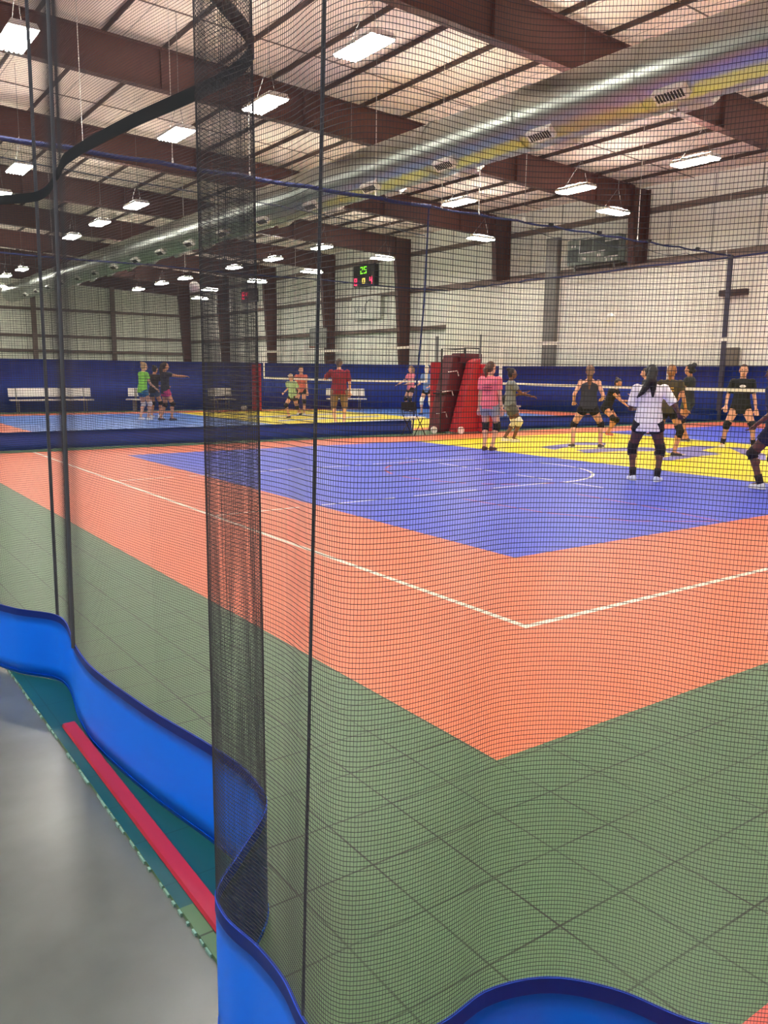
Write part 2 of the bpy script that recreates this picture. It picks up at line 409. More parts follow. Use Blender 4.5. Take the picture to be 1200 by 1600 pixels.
# steel frames: tapered rafter and tapered wall column, one thing each
FY = [21.05+7.62*k for k in range(-3, 7)]
seen = 0
for i, y in enumerate(FY):
    lab = 'steel roof frame out of view near the viewer'
    if y > 12:
        lab = 'dark red steel roof frame with tapered column, ' + ORD[seen] + ' of the row' if seen < 7 else 'dark red steel roof frame against the far end wall'
        seen += 1
    else:
        lab = 'dark red steel roof frame overhead nearest the viewer' if y > 3 else 'dark red steel roof frame behind the viewer'
    fr = empty('roof_frame', (XW-.5, y, 0), 0, lab, 'roof frame', 'dark red steel roof frames')
    def loc(v): return [(p[0]-(XW-.5), p[1]-y, p[2]) for p in v]
    x0, x1 = XL+.05, 26.62
    def beam(za, zb, hw, mb):
        # za, zb: offsets below the roof line
        v = [(x0, y-hw, roof(x0)-zb), (x1, y-hw, roof(x1)-zb), (x1, y+hw, roof(x1)-zb), (x0, y+hw, roof(x0)-zb),
             (x0, y-hw, roof(x0)-za), (x1, y-hw, roof(x1)-za), (x1, y+hw, roof(x1)-za), (x0, y+hw, roof(x0)-za)]
        mb.hexa(loc(v))
    mb = MB(); beam(.17, .19, .13, mb); beam(.19, 1.13, .012, mb); beam(1.13, 1.155, .13, mb)
    for xs in np.arange(24.5, x0, -4.1):
        zt = roof(xs)
        mb.box(*[(a-(XW-.5), b-y, c) for a, b, c in ((xs-.008, y-.12, zt-1.13), (xs+.008, y+.12, zt-.18))])
    mb.build('rafter', STEEL, fr)
    mb = MB(); zt = roof(26.6)-.2; xo = XW-.22
    def colprism(poly, hw): mb.prism([(p[0]-(XW-.5), p[1]) for p in poly], 1, -hw, hw)
    colprism([(xo, 0), (xo, zt), (26.62, zt), (26.62, zt-1.0), (xo-.42, 0)], .012)
    colprism([(xo, 0), (xo, zt), (xo-.025, zt), (xo-.025, 0)], .13)
    colprism([(xo-.42, 0), (26.62, zt-1.0), (26.62, zt), (26.595, zt), (26.595, zt-1.0), (xo-.445, 0)], .13)
    mb.build('column', STEEL, fr)

# ------------------------------------------------------------------ high bay lights
def hibay(x, y, alongx, label, z=7.0):
    o = empty('high_bay_light', (x, y, z), PI/2 if alongx else 0., label, 'light', 'high bay lights under the roof')
    mb = MB(); mb.prism([(-.25, .0), (-.2, .09), (.2, .09), (.25, .0)], 1, -.6, .6)
    mb.box((-.12, -.3, .09), (.12, .3, .14)); mb.build('housing', WHITEM, o)
    mb = MB()
    for k in range(6): mb.tube([(-.2+.08*k, -.57, -.012), (-.2+.08*k, .57, -.012)], .03, 8)
    mb.box((-.235, -.59, -.004), (.235, .59, .0))
    mb.build('lamp_panel', LAMPM, o)
    MB().box((-.17, -.55, .088), (-.125, .55, .1)).box((.125, -.55, .088), (.17, .55, .1)).build('added_uplight', UPM, o)  # glowing strips added on the housing top to brighten the ceiling
    zt = roof(x)+.03-z
    MB().tube([(0, -.45, .09), (0, -.2, .8), (0, -.2, zt)], .006, 5).build('hanger', GREYM, o)
    MB().tube([(0, .45, .12), (0, -.2, .8)], .005, 5).build('hanger', GREYM, o)
    return o
ROWS = [
 ('row along the right wall', True, [(23.2, 19.1), (23.5, 26.1), (23.8, 33.5), (23.9, 40.4), (23.8, 46.9), (23.7, 53.8), (25.9, 60.6)]),
 ('row one in from the right wall', False, [(19.5, 13.5), (19.6, 17.6), (18.1, 21.2), (19.7, 32.4), (19.8, 37.2), (19.75, 41.5), (19.7, 48.2), (19.65, 52.0), (19.8, 56.8)]),
 ('row beside the silver duct', False, [(14.1, 12.8), (13.95, 16.95)]),
 ('row left of the silver duct', False, [(8.44, 12.5), (8.5, 16.25), (7.85, 19.5), (9.93, 28.4), (9.97, 32.6), (10.0, 36.6), (10.9, 50.1), (10.85, 54.2)]),
 ('leftmost row', False, [(3.56, 15.75), (5.62, 25.4), (5.9, 29.5)]),
]
for rn, ax, ps in ROWS:
    for i, (x, y) in enumerate(ps):
        hibay(x, y, ax, 'bright white high bay light, %s in the %s' % (ORD[i], rn))
for i, (x, y) in enumerate([(23.2, 11.5), (23.2, 4), (19.5, 7), (19.5, 0), (14.1, 5.5), (14.1, -2), (8.4, 5), (8.4, -2), (3.5, 8.5), (3.5, 1.5), (3.5, -5), (-2, 5), (-3.5, 1.5), (-3.5, 4.5), (-3.5, 8), (-1, -2), (-5.5, 3), (-2, 14), (-2, 23), (-2, 33), (-9, 0), (-9, 12), (-9, 26), (5, 42), (-3, 48), (3, 58), (-8, 60), (12, 62), (14.5, 26), (14.5, 44), (1.2, 36)]):  # unseen lamps; several over the walkway are added to brighten the blue skirt
    hibay(x, y, False, 'added high bay light outside the photographed view, over the unseen floor', 7.0 if y < 60 else 7.1)

# ------------------------------------------------------------------ spiral duct
DX, DZ, DR = 12.7, 6.65, .6
duct = empty('air_duct', (DX, 0, DZ), 0, 'long round galvanised air duct hanging below the red steel frames', 'air duct')
mb = MB(); ys = np.arange(0, 62.01, .25)
mb.tube([(0, y, 0) for y in ys], [DR+(.004 if i % 2 else 0) for i in range(len(ys))], 40)
mb.build('duct_pipe', GALV, duct, True)
st = [9.06+2.94*k for k in range(-2, 17)]
for y in st:
    mb = MB(); mb.tube([(0, y+.62, 0), (0, y+.68, 0)], DR+.025, 40); mb.build('joint_band', GALV, duct)
    for sgn in (-1, 1):
        a = math.radians(-52); c = Vector((sgn*math.cos(a)*(DR+.03), y, math.sin(a)*(DR+.03)))
        nrm = Vector((sgn*math.cos(a), 0, math.sin(a))); t = Vector((0, 1, 0)); b = nrm.cross(t)
        def bx(l, wd, d0, d1, mbb):
            v = []
            for d in (d0, d1):
                for sy, sb in ((-1, -1), (1, -1), (1, 1), (-1, 1)):
                    v.append(c+t*sy*l/2+b*sb*wd/2+nrm*d)
            mbb.hexa(v)
        m1 = MB(); bx(.62, .24, -.12, .07, m1); g = m1.build('register', WHITEM, duct)
        m2 = MB()
        for k in range(9):
            cc = c; off = -.24+.06*k
            v = []
            for d in (.07, .078):
                for sy, sb in ((-1, -1), (1, -1), (1, 1), (-1, 1)):
                    v.append(c+t*(off+sy*.018)+b*sb*.075+nrm*d)
            m2.hexa(v)
        m2.build('grille', BLACKM, g)
for y in np.arange(7.6, 60, 5.88):
    zt = roof(DX)-.17-DZ
    MB().tube([(0, y, DR), (0, y, zt)], .006, 5).build('hanger', GREYM, duct)

# ------------------------------------------------------------------ divider curtain between the courts (y = 16.35)
YD, ZC = 16.35, 5.54
def ripple(a, b, amp, per, step=.06):
    a = np.array(a, float); b = np.array(b, float); L = np.linalg.norm(b-a); s = np.arange(0, L+step, step); s[-1] = L
    t = (b-a)/L; n = np.array([-t[1], t[0]])
    return a+t*s[:, None]+n*(amp*np.sin(2*PI*s/per)+amp*.6*np.sin(2*PI*s/per/2.37+1))[:, None]
def rope(name, pts, r, m, parent): return MB().tube(pts, r, 6).build(name, m, parent)
def hang(a, b, z, n, sag):
    return [(a[0]+(b[0]-a[0])*t, a[1]+(b[1]-a[1])*t, z-sag*abs(math.sin(PI*n*t))) for t in np.linspace(0, 1, n*6+1)]
dl = empty('divider_curtain', (.96, YD, 0), 0, 'net divider curtain with low navy vinyl skirt left of the red referee stand', 'curtain')
dl.location = (0, 0, 0)
ribbon_wall('skirt', ripple((1.05, YD), (12.55, YD), .03, 1.3), .004, .34, DVINYL, dl, nz=4)
flat_net('netting', (1.05, YD), (12.75, YD), .34, 5.45, .045, .045, .0022, NETF, dl)
MB().tube(hang((1.0, YD), (13.05, YD), ZC, 7, .03), .045, 8).build('top_hem', NAVYW, dl)
MB().tube([(13.0, YD, ZC), (12.9, YD, 3.2), (12.6, YD, .01)], .022, 6).build('edge_rope', NAVYW, dl)
MB().tube([(1.1, YD+.02, ZC-.25), (5, YD+.02, ZC-.42), (9, YD+.02, ZC-.5), (12.9, YD+.02, ZC-.7)], .012, 5).build('slack_rope', TAPE, dl)
dr = empty('divider_curtain', (0, 0, 0), 0, 'net divider curtain with navy skirt right of the red referee stand', 'curtain')
ribbon_wall('skirt', ripple((15.1, YD), (25.95, YD), .03, 1.3), .004, .34, DVINYL, dr, nz=4)
flat_net('netting', (15.1, YD), (25.95, YD), .34, 5.45, .09, .09, .0018, NETF, dr)
MB().tube(hang((13.12, YD), (25.95, YD), ZC, 9, .035), .028, 8).build('top_hem', NAVYW, dr)
MB().tube(hang((16.5, YD+.03), (25.95, YD+.03), ZC-.15, 4, .15), .01, 5).build('slack_rope', TAPE, dr)
for x in (17.2, 19.2, 21.5, 24.0):
    MB().tube([(x, YD-.03, ZC+.02), (x+.12, YD-.03, ZC+.03)], .05, 8).build('cable_clip', BLACKM, dr)
MB().box((25.95, YD-.07, 0), (26.05, YD+.07, ZC)).build('corner_bunch', mat('bunched_dark_net', (64, 62, 78), .8), dr)
for k, x in enumerate((4.76, 6.49, 8.17, 11.41, 13.4, 14.63, 16.26, 21.04, 25.73)):
    o = empty('support_cord', (x, YD, ZC), 0, 'thin white cord holding up the divider cable, %s from the left' % ['first', 'second', 'third', 'fourth', 'fifth', 'sixth', 'seventh', 'eighth', 'ninth'][k], 'cord', 'cords above the divider')
    MB().tube([(0, 0, .04), (0, 0, roof(x)-ZC-.17)], .008, 5).build('cord', CORD, o)
    MB().tube([(0, 0, -.02), (0, 0, .12)], [.03, .012], 8).build('clip', WHITEM, o)

# ------------------------------------------------------------------ perimeter curtain round the courts
pc = empty('perimeter_curtain', (0, 0, 0), 0, 'tall net curtain with chest high blue vinyl panel around both courts', 'curtain')
PP = catmull([(-3, 31.6), (2, 31.4), (5.7, 30.9), (9, 30.75), (12.2, 30.4), (15.6, 29.9), (18.4, 29.0), (20.8, 27.9), (23.3, 27.0), (25.4, 25.9), (25.9, 24.4), (26.05, 22.5), (26.1, 19), (26.15, 14), (26.15, 8), (26.15, 2)], .08)
s = np.r_[0, np.cumsum(np.linalg.norm(np.diff(PP, axis=0), axis=1))]
T = np.gradient(PP, axis=0); T /= np.linalg.norm(T, axis=1)[:, None]; N = np.stack([-T[:, 1], T[:, 0]], 1)
PR = PP+N*(.02*np.sin(s*2*PI/.42)+.02*np.sin(s*2*PI/1.7))[:, None]
ribbon_wall('blue_panel', PR, .005, 1.86, PADV, pc, nz=3)
flat_net('netting', (26.13, 2), (26.13, 26), 1.86, 5.45, .14, .14, .0016, NETF, pc)
flat_net('netting', (-3, 31.6), (20.5, 31.6), 1.86, 5.45, .12, .12, .0026, NETF, pc)
flat_net('netting', (20.5, 31.6), (26.13, 26), 1.86, 5.45, .14, .14, .002, NETF, pc)
for a, b in (((26.13, 26), (26.13, 2)), ((26.4, 30.5), (26.13, 26)), ((-3, 31.8), (26.6, 31.8))):
    MB().tube(hang(a, b, ZC, 4, .05), .03, 6).build('top_cable', NAVYW, pc)
for x in (3, 8, 13, 18, 23):
    MB().tube([(x, 31.8, ZC), (x, 31.8, roof(x)-.17)], .008, 5).build('cord', CORD, pc)

# ------------------------------------------------------------------ foreground curtain
SB = [(.8, 7.2), (.72, 6.2), (.82, 5.3), (.70, 4.5), (.78, 4.22), (.93, 3.95), (.875, 3.45), (.86, 3.16), (.905, 2.65), (.965, 2.27), (.985, 2.07), (.965, 1.90), (.915, 1.81),
      (.78, 1.68), (.675, 1.575), (.655, 1.48), (.67, 1.36), (.67, 1.25), (.65, 1.13), (.66, 1.04), (.74, 1.00), (.86, .99), (.98, 1.0), (1.10, .955), (1.18, .86), (1.24, .72), (1.38, .58), (1.52, .36), (1.70, .12), (1.80, -.25), (1.72, -.7)]
ST = [(.8, 7.2), (.74, 6.2), (.82, 5.3), (.72, 4.5), (.78, 4.22), (.95, 3.93), (.93, 3.5), (.875, 3.2), (.905, 2.65), (.955, 2.27), (.975, 2.07), (.955, 1.90), (.905, 1.81),
      (.78, 1.68), (.675, 1.575), (.655, 1.48), (.68, 1.36), (.71, 1.24), (.715, 1.12), (.75, 1.04), (.83, 1.03), (.93, 1.045), (1.03, 1.0), (1.10, .90), (1.19, .83), (1.28, .70), (1.38, .56), (1.52, .36), (1.70, .12), (1.80, -.25), (1.72, -.7)]
both = catmull(np.hstack([np.array(SB), np.array(ST)]), .01)
Z0, Z1 = .33, 5.5
# resample on the bottom arc
def resample4(P, stepf):
    d = np.r_[0, np.cumsum(np.linalg.norm(np.diff(P[:, :2], axis=0), axis=1))]; s_ = [0.]
    while s_[-1] < d[-1]:
        y = np.interp(s_[-1], d, P[:, 1]); s_.append(s_[-1]+stepf(y))
    s_ = np.array(s_[:-1]); return np.stack([np.interp(s_, d, P[:, k]) for k in range(4)], 1)
fc = empty('foreground_curtain', (0, 0, 0), 0, 'near dark net curtain with bright blue vinyl skirt, folded beside the concrete walkway', 'curtain')
def at_z(P4, z, zt=3.6):
    t = min(1.0, max(0., (z-Z0)/(zt-Z0))); t = t; return P4[:, :2]*(1-t)+P4[:, 2:]*t
R4 = resample4(both, lambda y: .018 if y < 4.6 else .05)
rows = np.r_[np.arange(Z0, 3.9, .0088), np.arange(3.9, Z1, .02)]
P = np.zeros((len(rows), len(R4), 3))
for i, z in enumerate(rows): P[i, :, :2] = at_z(R4, z); P[i, :, 2] = z
Tn = np.gradient(R4[:, :2], axis=0); Tn /= np.linalg.norm(Tn, axis=1)[:, None]
Nn = np.c_[-Tn[:, 1], Tn[:, 0], np.zeros(len(Tn))]
hA = strands(P, np.broadcast_to(np.array([0, 0, 1.]), P.shape), np.broadcast_to(Nn[None], P.shape), .00066)
C4 = resample4(both, lambda y: .0058 if y < 2.6 else (.008 if y < 4.6 else .03))
zs = np.array([Z0, 1.2, 2.2, 3.6, Z1]); P = np.zeros((len(C4), len(zs), 3))
for j, z in enumerate(zs): P[:, j, :2] = at_z(C4, z); P[:, j, 2] = z
Tn2 = np.gradient(C4[:, :2], axis=0); Tn2 /= np.linalg.norm(Tn2, axis=1)[:, None]
T3 = np.c_[Tn2, np.zeros(len(Tn2))]; N3 = np.c_[-Tn2[:, 1], Tn2[:, 0], np.zeros(len(Tn2))]
hB = strands(P, np.broadcast_to(T3[:, None], P.shape), np.broadcast_to(N3[:, None], P.shape), .0004)
V, Q = join_raw([hA, hB])
link('netting', raw_mesh('netting', V, Q), NETM, fc)
SK = both[::1, :2]
# the skirt: follows the same folds, swings slightly at the hem
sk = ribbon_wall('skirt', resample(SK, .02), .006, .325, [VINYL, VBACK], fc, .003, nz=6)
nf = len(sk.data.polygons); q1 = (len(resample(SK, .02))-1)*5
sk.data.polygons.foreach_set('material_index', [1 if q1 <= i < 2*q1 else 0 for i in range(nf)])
ribbon_wall('skirt_binding', resample(SK, .02), .305, .338, VBIND, sk, .006)
ribbon_wall('bottom_hem', resample(SK, .02), .003, .016, VINYL, sk, .007)
# webbing sewn across the net at head height and above
w4 = resample(both, .03); wz = [(2.25, .020)]
for z, hw in wz:
    pts = at_z(w4, z); ribbon_wall('webbing', pts, z-hw, z+hw, TAPE, fc, .005)
ribbon_wall('top_hem', at_z(w4, 5.5), 5.46, 5.54, NAVYW, fc, .02)
for (xb, yb, xt, yt, r_) in ((.655, 1.15, .72, 1.105, .003), (.93, 3.98, .95, 3.96, .008), (.867, 3.47, .925, 3.5, .008)):
    MB().tube([(xb, yb, .33), ((xb*.6+xt*.4), (yb*.6+yt*.4), 1.6), (xt, yt, 3.6), (xt, yt, 5.46)], r_, 6).build('seam_cord', TAPE, fc)
# ------------------------------------------------------------------ volleyball nets, posts, padding
def vnet(x, ya, yb, label):
    o = empty('volleyball_net', (x, ya, 0), 0, label, 'volleyball net', 'volleyball nets')
    L = yb-ya
    for z, nm in ((2.245, 'top_tape'), (1.28, 'bottom_tape')):
        n = 24; mb = MB()
        for i in range(n):
            a, b = i/n, (i+1)/n; za = z-.05*math.sin(PI*a)*(1 if z > 2 else .4); zb = z-.05*math.sin(PI*b)*(1 if z > 2 else .4)
            hw = .035 if z > 2 else .028
            mb.hexa([(-.004, a*L, za-hw), (.004, a*L, za-hw), (.004, b*L, zb-hw), (-.004, b*L, zb-hw), (-.004, a*L, za+hw), (.004, a*L, za+hw), (.004, b*L, zb+hw), (-.004, b*L, zb+hw)])
        mb.build(nm, mat('white_canvas', (240, 236, 222), .7), o)
    for y in (0, L): MB().box((-.006, y-.05, 1.26), (.006, y+.05, 2.27)).build('side_tape', mat('white_canvas', (240, 236, 222), .7), o)
    nn = flat_net('mesh', (0, .05), (0, L-.05), 1.3, 2.19, .1, .1, .0014, NETF, o)
    return o
def npost(x, y, label):
    o = empty('net_post', (x, y, 0), 0, label, 'net post', 'volleyball net posts')
    MB().tube([(0, 0, 0), (0, 0, 2.5)], .045, 12).build('pole', GREYM, o)
    MB().tube([(0, 0, 0), (0, 0, .03)], .16, 16).build('base_plate', GREYM, o)
    mb = MB(); mb.tube([(0, 0, .04), (0, 0, 1.8)], .17, 16); mb.build('pad', RED, o)
    return o
vnet(14.25, 4.9, 14.95, 'white taped volleyball net across the near blue and yellow court')
vnet(14.25, 17.9, 27.6, 'white taped volleyball net across the far court')
an = MB().tube([(14.22, 10.12, 1.27), (14.22, 10.12, 3.05)], .02, 8).build('net_antenna', WHITEM); tag(an, 'white upright antenna on the near volleyball net', 'antenna')
npost(14.25, 17.45, 'red padded net post behind the maroon referee ladder')
npost(14.4, 28.5, 'red padded net post at the far end of the far court, beside blue curtain')
npost(14.25, 4.4, 'red padded net post outside the right edge of the photo')
rsd = empty('referee_stand', (14.0, 16.05, 0), 0, 'maroon and red padded referee ladder stand between the two courts', 'referee stand')
def rp(poly, y0, y1, name, m):
    mb = MB(); mb.prism([(px-14.0, pz) for px, pz in poly], 1, y0-16.05, y1-16.05); o = mb.build(name, m, rsd)
    bv = o.modifiers.new('bevel', 'BEVEL'); bv.width = .03; bv.segments = 3; return o
rp([(13.3, .03), (13.85, .03), (14.3, 1.98), (13.78, 1.98)], 16.2, 16.62, 'ladder_pad', MAROON)
rp([(13.58, .03), (14.3, .03), (14.34, 1.9), (14.12, 1.82)], 15.78, 16.1, 'side_pad', RED)
rp([(14.3, .03), (14.68, .03), (14.68, 1.76), (14.3, 1.76)], 15.62, 16.12, 'post_pad', RED)
rp([(13.95, 1.78), (14.7, 1.78), (14.7, 2.03), (13.95, 2.03)], 16.12, 16.5, 'upper_pad', MAROON)
for k, (px, pz) in enumerate(((13.28, .5), (13.47, 1.05), (13.64, 1.55))):
    MB().tube([(px-14.02, .16, pz), (px-13.75, .12, pz+.03), (px-13.7, .12, pz-.1)], .012, 6).build('strap', WHITEM, rsd)
for (px, py) in ((13.12, 16.1), (13.68, 15.7)):
    MB().tube([(px-14, py-16.05, .09), (px-14, py-16.0, .09)], .09, 18).build('wheel', WHITEM, rsd)
MB().tube([(-.74, 0, 0.03), (-.74, 0, 2.12), (-.3, 0, 2.12), (.05, 0, 2.14), (.05, 0, 1.9)], .02, 8).build('rail', BLACKM, rsd)
MB().tube([(.1, .1, 1.7), (.1, .1, 2.16), (.62, .1, 2.16), (.62, .1, 1.9)], .02, 8).build('rail', BLACKM, rsd)
MB().tube([(.42, -.15, 1.6), (.42, -.15, 2.5)], .025, 8).build('net_pole', GREYM, rsd)
MB().box((-.6, .15, .98), (.1, .5, 1.02)).build('step', BLACKM, rsd)
# folding chair by the stand
def fold_chair(x, y, rz, label, seat=WHITEM):
    o = empty('folding_chair', (x, y, 0), rz, label, 'folding chair')
    for s_ in (-1, 1):
        MB().tube([(s_*.2, -.22, .01), (s_*.2, .2, .5), (s_*.2, .26, .82)], .012, 6).build('leg', BLACKM, o)
        MB().tube([(s_*.18, .26, .01), (s_*.18, -.16, .46)], .012, 6).build('leg', BLACKM, o)
    MB().box((-.2, -.22, .43), (.2, .18, .455)).build('seat', seat, o)
    mb = MB(); mb.box((-.2, .235, .62), (.2, .26, .82)); mb.build('backrest', BLACKM, o)
    return o
fold_chair(12.28, 15.88, math.radians(110), 'folding chair with pale seat and dark legs left of the red referee stand')
# equipment bench with bags right of the stand
bt = empty('side_table', (16.1, 16.9, 0), 0, 'low pale table behind the grey shirted player, bags on it', 'table')
MB().box((-.6, -.25, .6), (.6, .25, .64)).build('table_top', WHITEM, bt)
for sx in (-.55, .55):
    for sy in (-.2, .2): MB().tube([(sx, sy, .0), (sx, sy, .6)], .014, 6).build('leg', WHITEM, bt)
for k, (dx, dz, sz, lab) in enumerate(((-.25, .64, (.26, .16, .2), 'black sports bag on the low table, left of the pair'), (.32, .64, (.22, .15, .16), 'dark sports bag on the low table, right of the pair'))):
    b_ = MB(); b_.ball((0, 0, sz[2]), (sz[0], sz[1], sz[2]), 16, 10); o = empty('sports_bag', (16.1+dx, 16.9, dz), 0, lab, 'bag', 'bags on the table')
    b_.build('bag_body', BLACKM, o, True)
    MB().tube([(-.12, 0, sz[2]*1.8), (-.08, 0, sz[2]*2.3), (.08, 0, sz[2]*2.3), (.12, 0, sz[2]*1.8)], .012, 6).build('handle', WHITEM, o)
# benches against the far curtain
def bench(x, y, L, rz, label):
    o = empty('bench', (x, y, 0), rz, label, 'bench', 'white benches along the far curtain')
    for s_ in (-1, 1):
        MB().tube([(s_*(L/2-.25), -.2, 0), (s_*(L/2-.25), -.2, .43), (s_*(L/2-.25), .18, .43), (s_*(L/2-.25), .25, .85)], .02, 6).build('leg', GREYM, o)
        MB().tube([(s_*(L/2-.25), .2, 0), (s_*(L/2-.25), .18, .43)], .02, 6).build('leg', GREYM, o)
    MB().box((-L/2, -.28, .43), (L/2, .1, .47)).build('seat', WHITEM, o)
    mb = MB(); mb.hexa([(-L/2, .2, .56), (L/2, .2, .56), (L/2, .23, .56), (-L/2, .23, .56), (-L/2, .25, .86), (L/2, .25, .86), (L/2, .28, .86), (-L/2, .28, .86)])
    mb.build('backrest', WHITEM, o)
bench(7.3, 30.2, 2.75, -.03, 'long white bench against the blue curtain at far left')
bench(4.6, 30.4, 1.9, -.03, 'white bench cut by the left edge of the photo')
bench(10.15, 29.95, .55, -.5, 'short white bench angled left of the lime shirted player')
bench(13.35, 29.4, .95, -.1, 'short white bench seen through the dark net fold')
bench(18.3, 28.2, 1.6, -.4, 'white bench right of the maroon shirted man')
# balls
def vball(p, label):
    o = MB().ball(p, .115, 24, 16).build('volleyball', WHITEM, None, True); tag(o, label, 'ball')
vball((7.33, 17.43, 3.33), 'white volleyball in the air below the far ceiling lights')
vball((15.45, 12.63, 2.81), 'pale volleyball in the air above the near net')
vball((14.1, 29.0, .115), 'white volleyball on the floor by the far curtain')

# scoreboards, banner, hoop, boxes on the right wall
GL = emis('green_led', (120, 230, 40), 1.6); RL = emis('red_led', (255, 50, 90), 2.2); YL = emis('yellow_led', (255, 220, 90), 2.0)
SEG = {'0': 'abcdef', '1': 'bc', '2': 'abged', '4': 'fgbc', '5': 'afgcd', '8': 'abcdefg'}
def digit(mb, ch, y, z, w_, h_, x):
    t = w_*.24; hh = h_/2
    S = {'a': (0, h_-t, w_, h_), 'd': (0, 0, w_, t), 'g': (0, hh-t/2, w_, hh+t/2), 'f': (0, hh, t, h_), 'e': (0, 0, t, hh), 'b': (w_-t, hh, w_, h_), 'c': (w_-t, 0, w_, hh)}
    for c in SEG[ch]:
        a = S[c]; mb.box((x-.012, y-a[2], z+a[1]), (x, y-a[0], z+a[3]))
def score(y, z, label, lit=True):
    o = empty('scoreboard', (XW-.2, y, z), 0, label, 'scoreboard')
    MB().box((-.15, -1.05, 0), (.195, 1.05, 1.2)).build('case', BLACKM, o)
    if lit:
        for s_, m, z0, h_, y0 in (('25', GL, .7, .4, .32), ('8', RL, .08, .42, .95), ('0', YL, .15, .3, .12), ('4', RL, .08, .42, -.62)):
            mb = MB()
            for i, ch in enumerate(s_): digit(mb, ch, y0-i*.36, z0, .26, h_, -.152)
            mb.build('digits', m, o)
    return o
score(40.5, 6.48, 'black scoreboard with lit green and red digits on the right wall')
sb = empty('scoreboard', (XW-.2, 55.6, 6.5), 0, 'farther black scoreboard with red digits seen through the net fold', 'scoreboard')
MB().box((-.15, -1.05, 0), (.195, 1.05, .95)).build('case', BLACKM, sb)
mb = MB(); [digit(mb, c, .8-i*.55, .25, .32, .5, -.152) for i, c in enumerate('84')]; mb.build('digits', RL, sb)
gs = empty('scoreboard', (XP+.02, 22.75, 5.95), 0, 'unlit grey green scoreboard above the liner wall, left of the red column', 'scoreboard')
MB().box((-.12, -1.3, 0), (.3, 1.3, 1.0)).build('case', mat('grey_green_paint', (120, 132, 122), .6), gs)
for yy in (-1, 1): MB().box((0, yy-.04, -.26), (.06, yy+.04, .02)).build('bracket', GREYM, gs)
for a in ((.72, 1.28, .12, .62), (-.0, .62, .45, .95), (-.62, -.06, .45, .95), (-1.27, -.64, .2, .75)):
    mb = MB(); mb.box((-.135, a[0], a[2]), (-.12, a[1], a[3])); mb.build('dark_panel', mat('dark_green_panel', (52, 62, 56), .5), gs)
mb = MB(); mb.box((-.14, -.66, .42), (-.12, .66, .45)); mb.box((-.14, -.66, .95), (-.12, .66, .97)); mb.box((-.14, -1.3, .15), (-.12, -.64, .19)); mb.box((-.14, -1.3, .76), (-.12, -.64, .8)); mb.box((-.14, .62, .42), (-.12, .66, .97)); mb.build('white_trim', WHITEM, gs)
mb = MB()
for y, z in ((.45, .22), (.35, .2), (-.3, .28), (-.42, .28), (.9, .75), (1.05, .75), (-.75, .06), (-1.0, .06)): mb.box((-.138, y-.03, z-.05), (-.12, y+.03, z+.05))
mb.build('lettering', WHITEM, gs)
bn = empty('wall_banner', (XW-.22, 40.4, 4.6), 0, 'white banner with grey arc on the right wall below the lit scoreboard', 'banner')
MB().box((-.02, -1.5, 0), (0, 1.5, 1.3)).build('cloth', mat('white_banner_cloth', (222, 220, 210), .7), bn)
mb = MB(); GREYL = mat('grey_print', (128, 128, 128), .7)
mb.tube([(-.024, -.5+.6*math.cos(a), .6+.5*math.sin(a)) for a in np.linspace(-.6, 2.0, 14)][::-1], .03, 5)
for k, y in enumerate((1.1, .9)): mb.tube([(-.024, y+.1*(1 if k == 0 else -1), .75), (-.024, 1.0, .4)], .02, 5)
for k in range(4): mb.tube([(-.024, .7-.22*k, .42), (-.024, .7-.22*k, .68)], .018, 5)
mb.build('printed_mark', GREYL, bn)
hp = empty('basketball_hoop', (26.6, 44.2, 0), 0, 'small basketball hoop and clear backboard near the right wall', 'basketball hoop')
MB().box((-.02, -.95, 3.05), (.0, .95, 4.15)).build('backboard', mat('smoked_backboard', (150, 150, 144), .3), hp)
mb = MB(); mb.box((-.04, -1, 3.0), (.02, 1, 3.06)); mb.box((-.04, -1, 4.14), (.02, 1, 4.2)); mb.box((-.04, -1, 3), (.02, -.94, 4.2)); mb.box((-.04, .94, 3), (.02, 1, 4.2)); mb.build('frame', GREYM, hp)
mb = MB(); mb.tube([(-.4+.23*math.cos(a), .23*math.sin(a), 3.05) for a in np.linspace(0, 2*PI, 20)], .012, 6, caps=False); mb.build('rim', mat('orange_rim', (200, 90, 40), .5), hp)
MB().tube([(0, 0, 3.6), (1.15, 0, 4.4)], .05, 6).build('arm', GREYM, hp)
MB().tube([(0, 0, 3.2), (1.15, 0, 3.2)], .05, 6).build('arm', GREYM, hp)
gd = tag(MB().box((XP-.27, 24.45, 1.2), (XP-.05, 25.1, 7.15)).build('vertical_duct', mat('weathered_grey_metal', (118, 116, 110), .6, var=.2, scale=2)), 'wide grey vertical duct standing against the ribbed liner wall', 'duct')
pd = empty('wall_post', (26.42, 16.4, 0), 0, 'taupe post and bracket behind the curtain corner at right', 'post')
MB().box((-.1, -.35, .0), (.1, .25, 2.5)).build('cabinet', mat('taupe_metal', (118, 110, 98), .6), pd)
MB().box((-.1, -.5, 4.25), (.1, .5, 4.45)).build('bracket', PURLIN, pd)

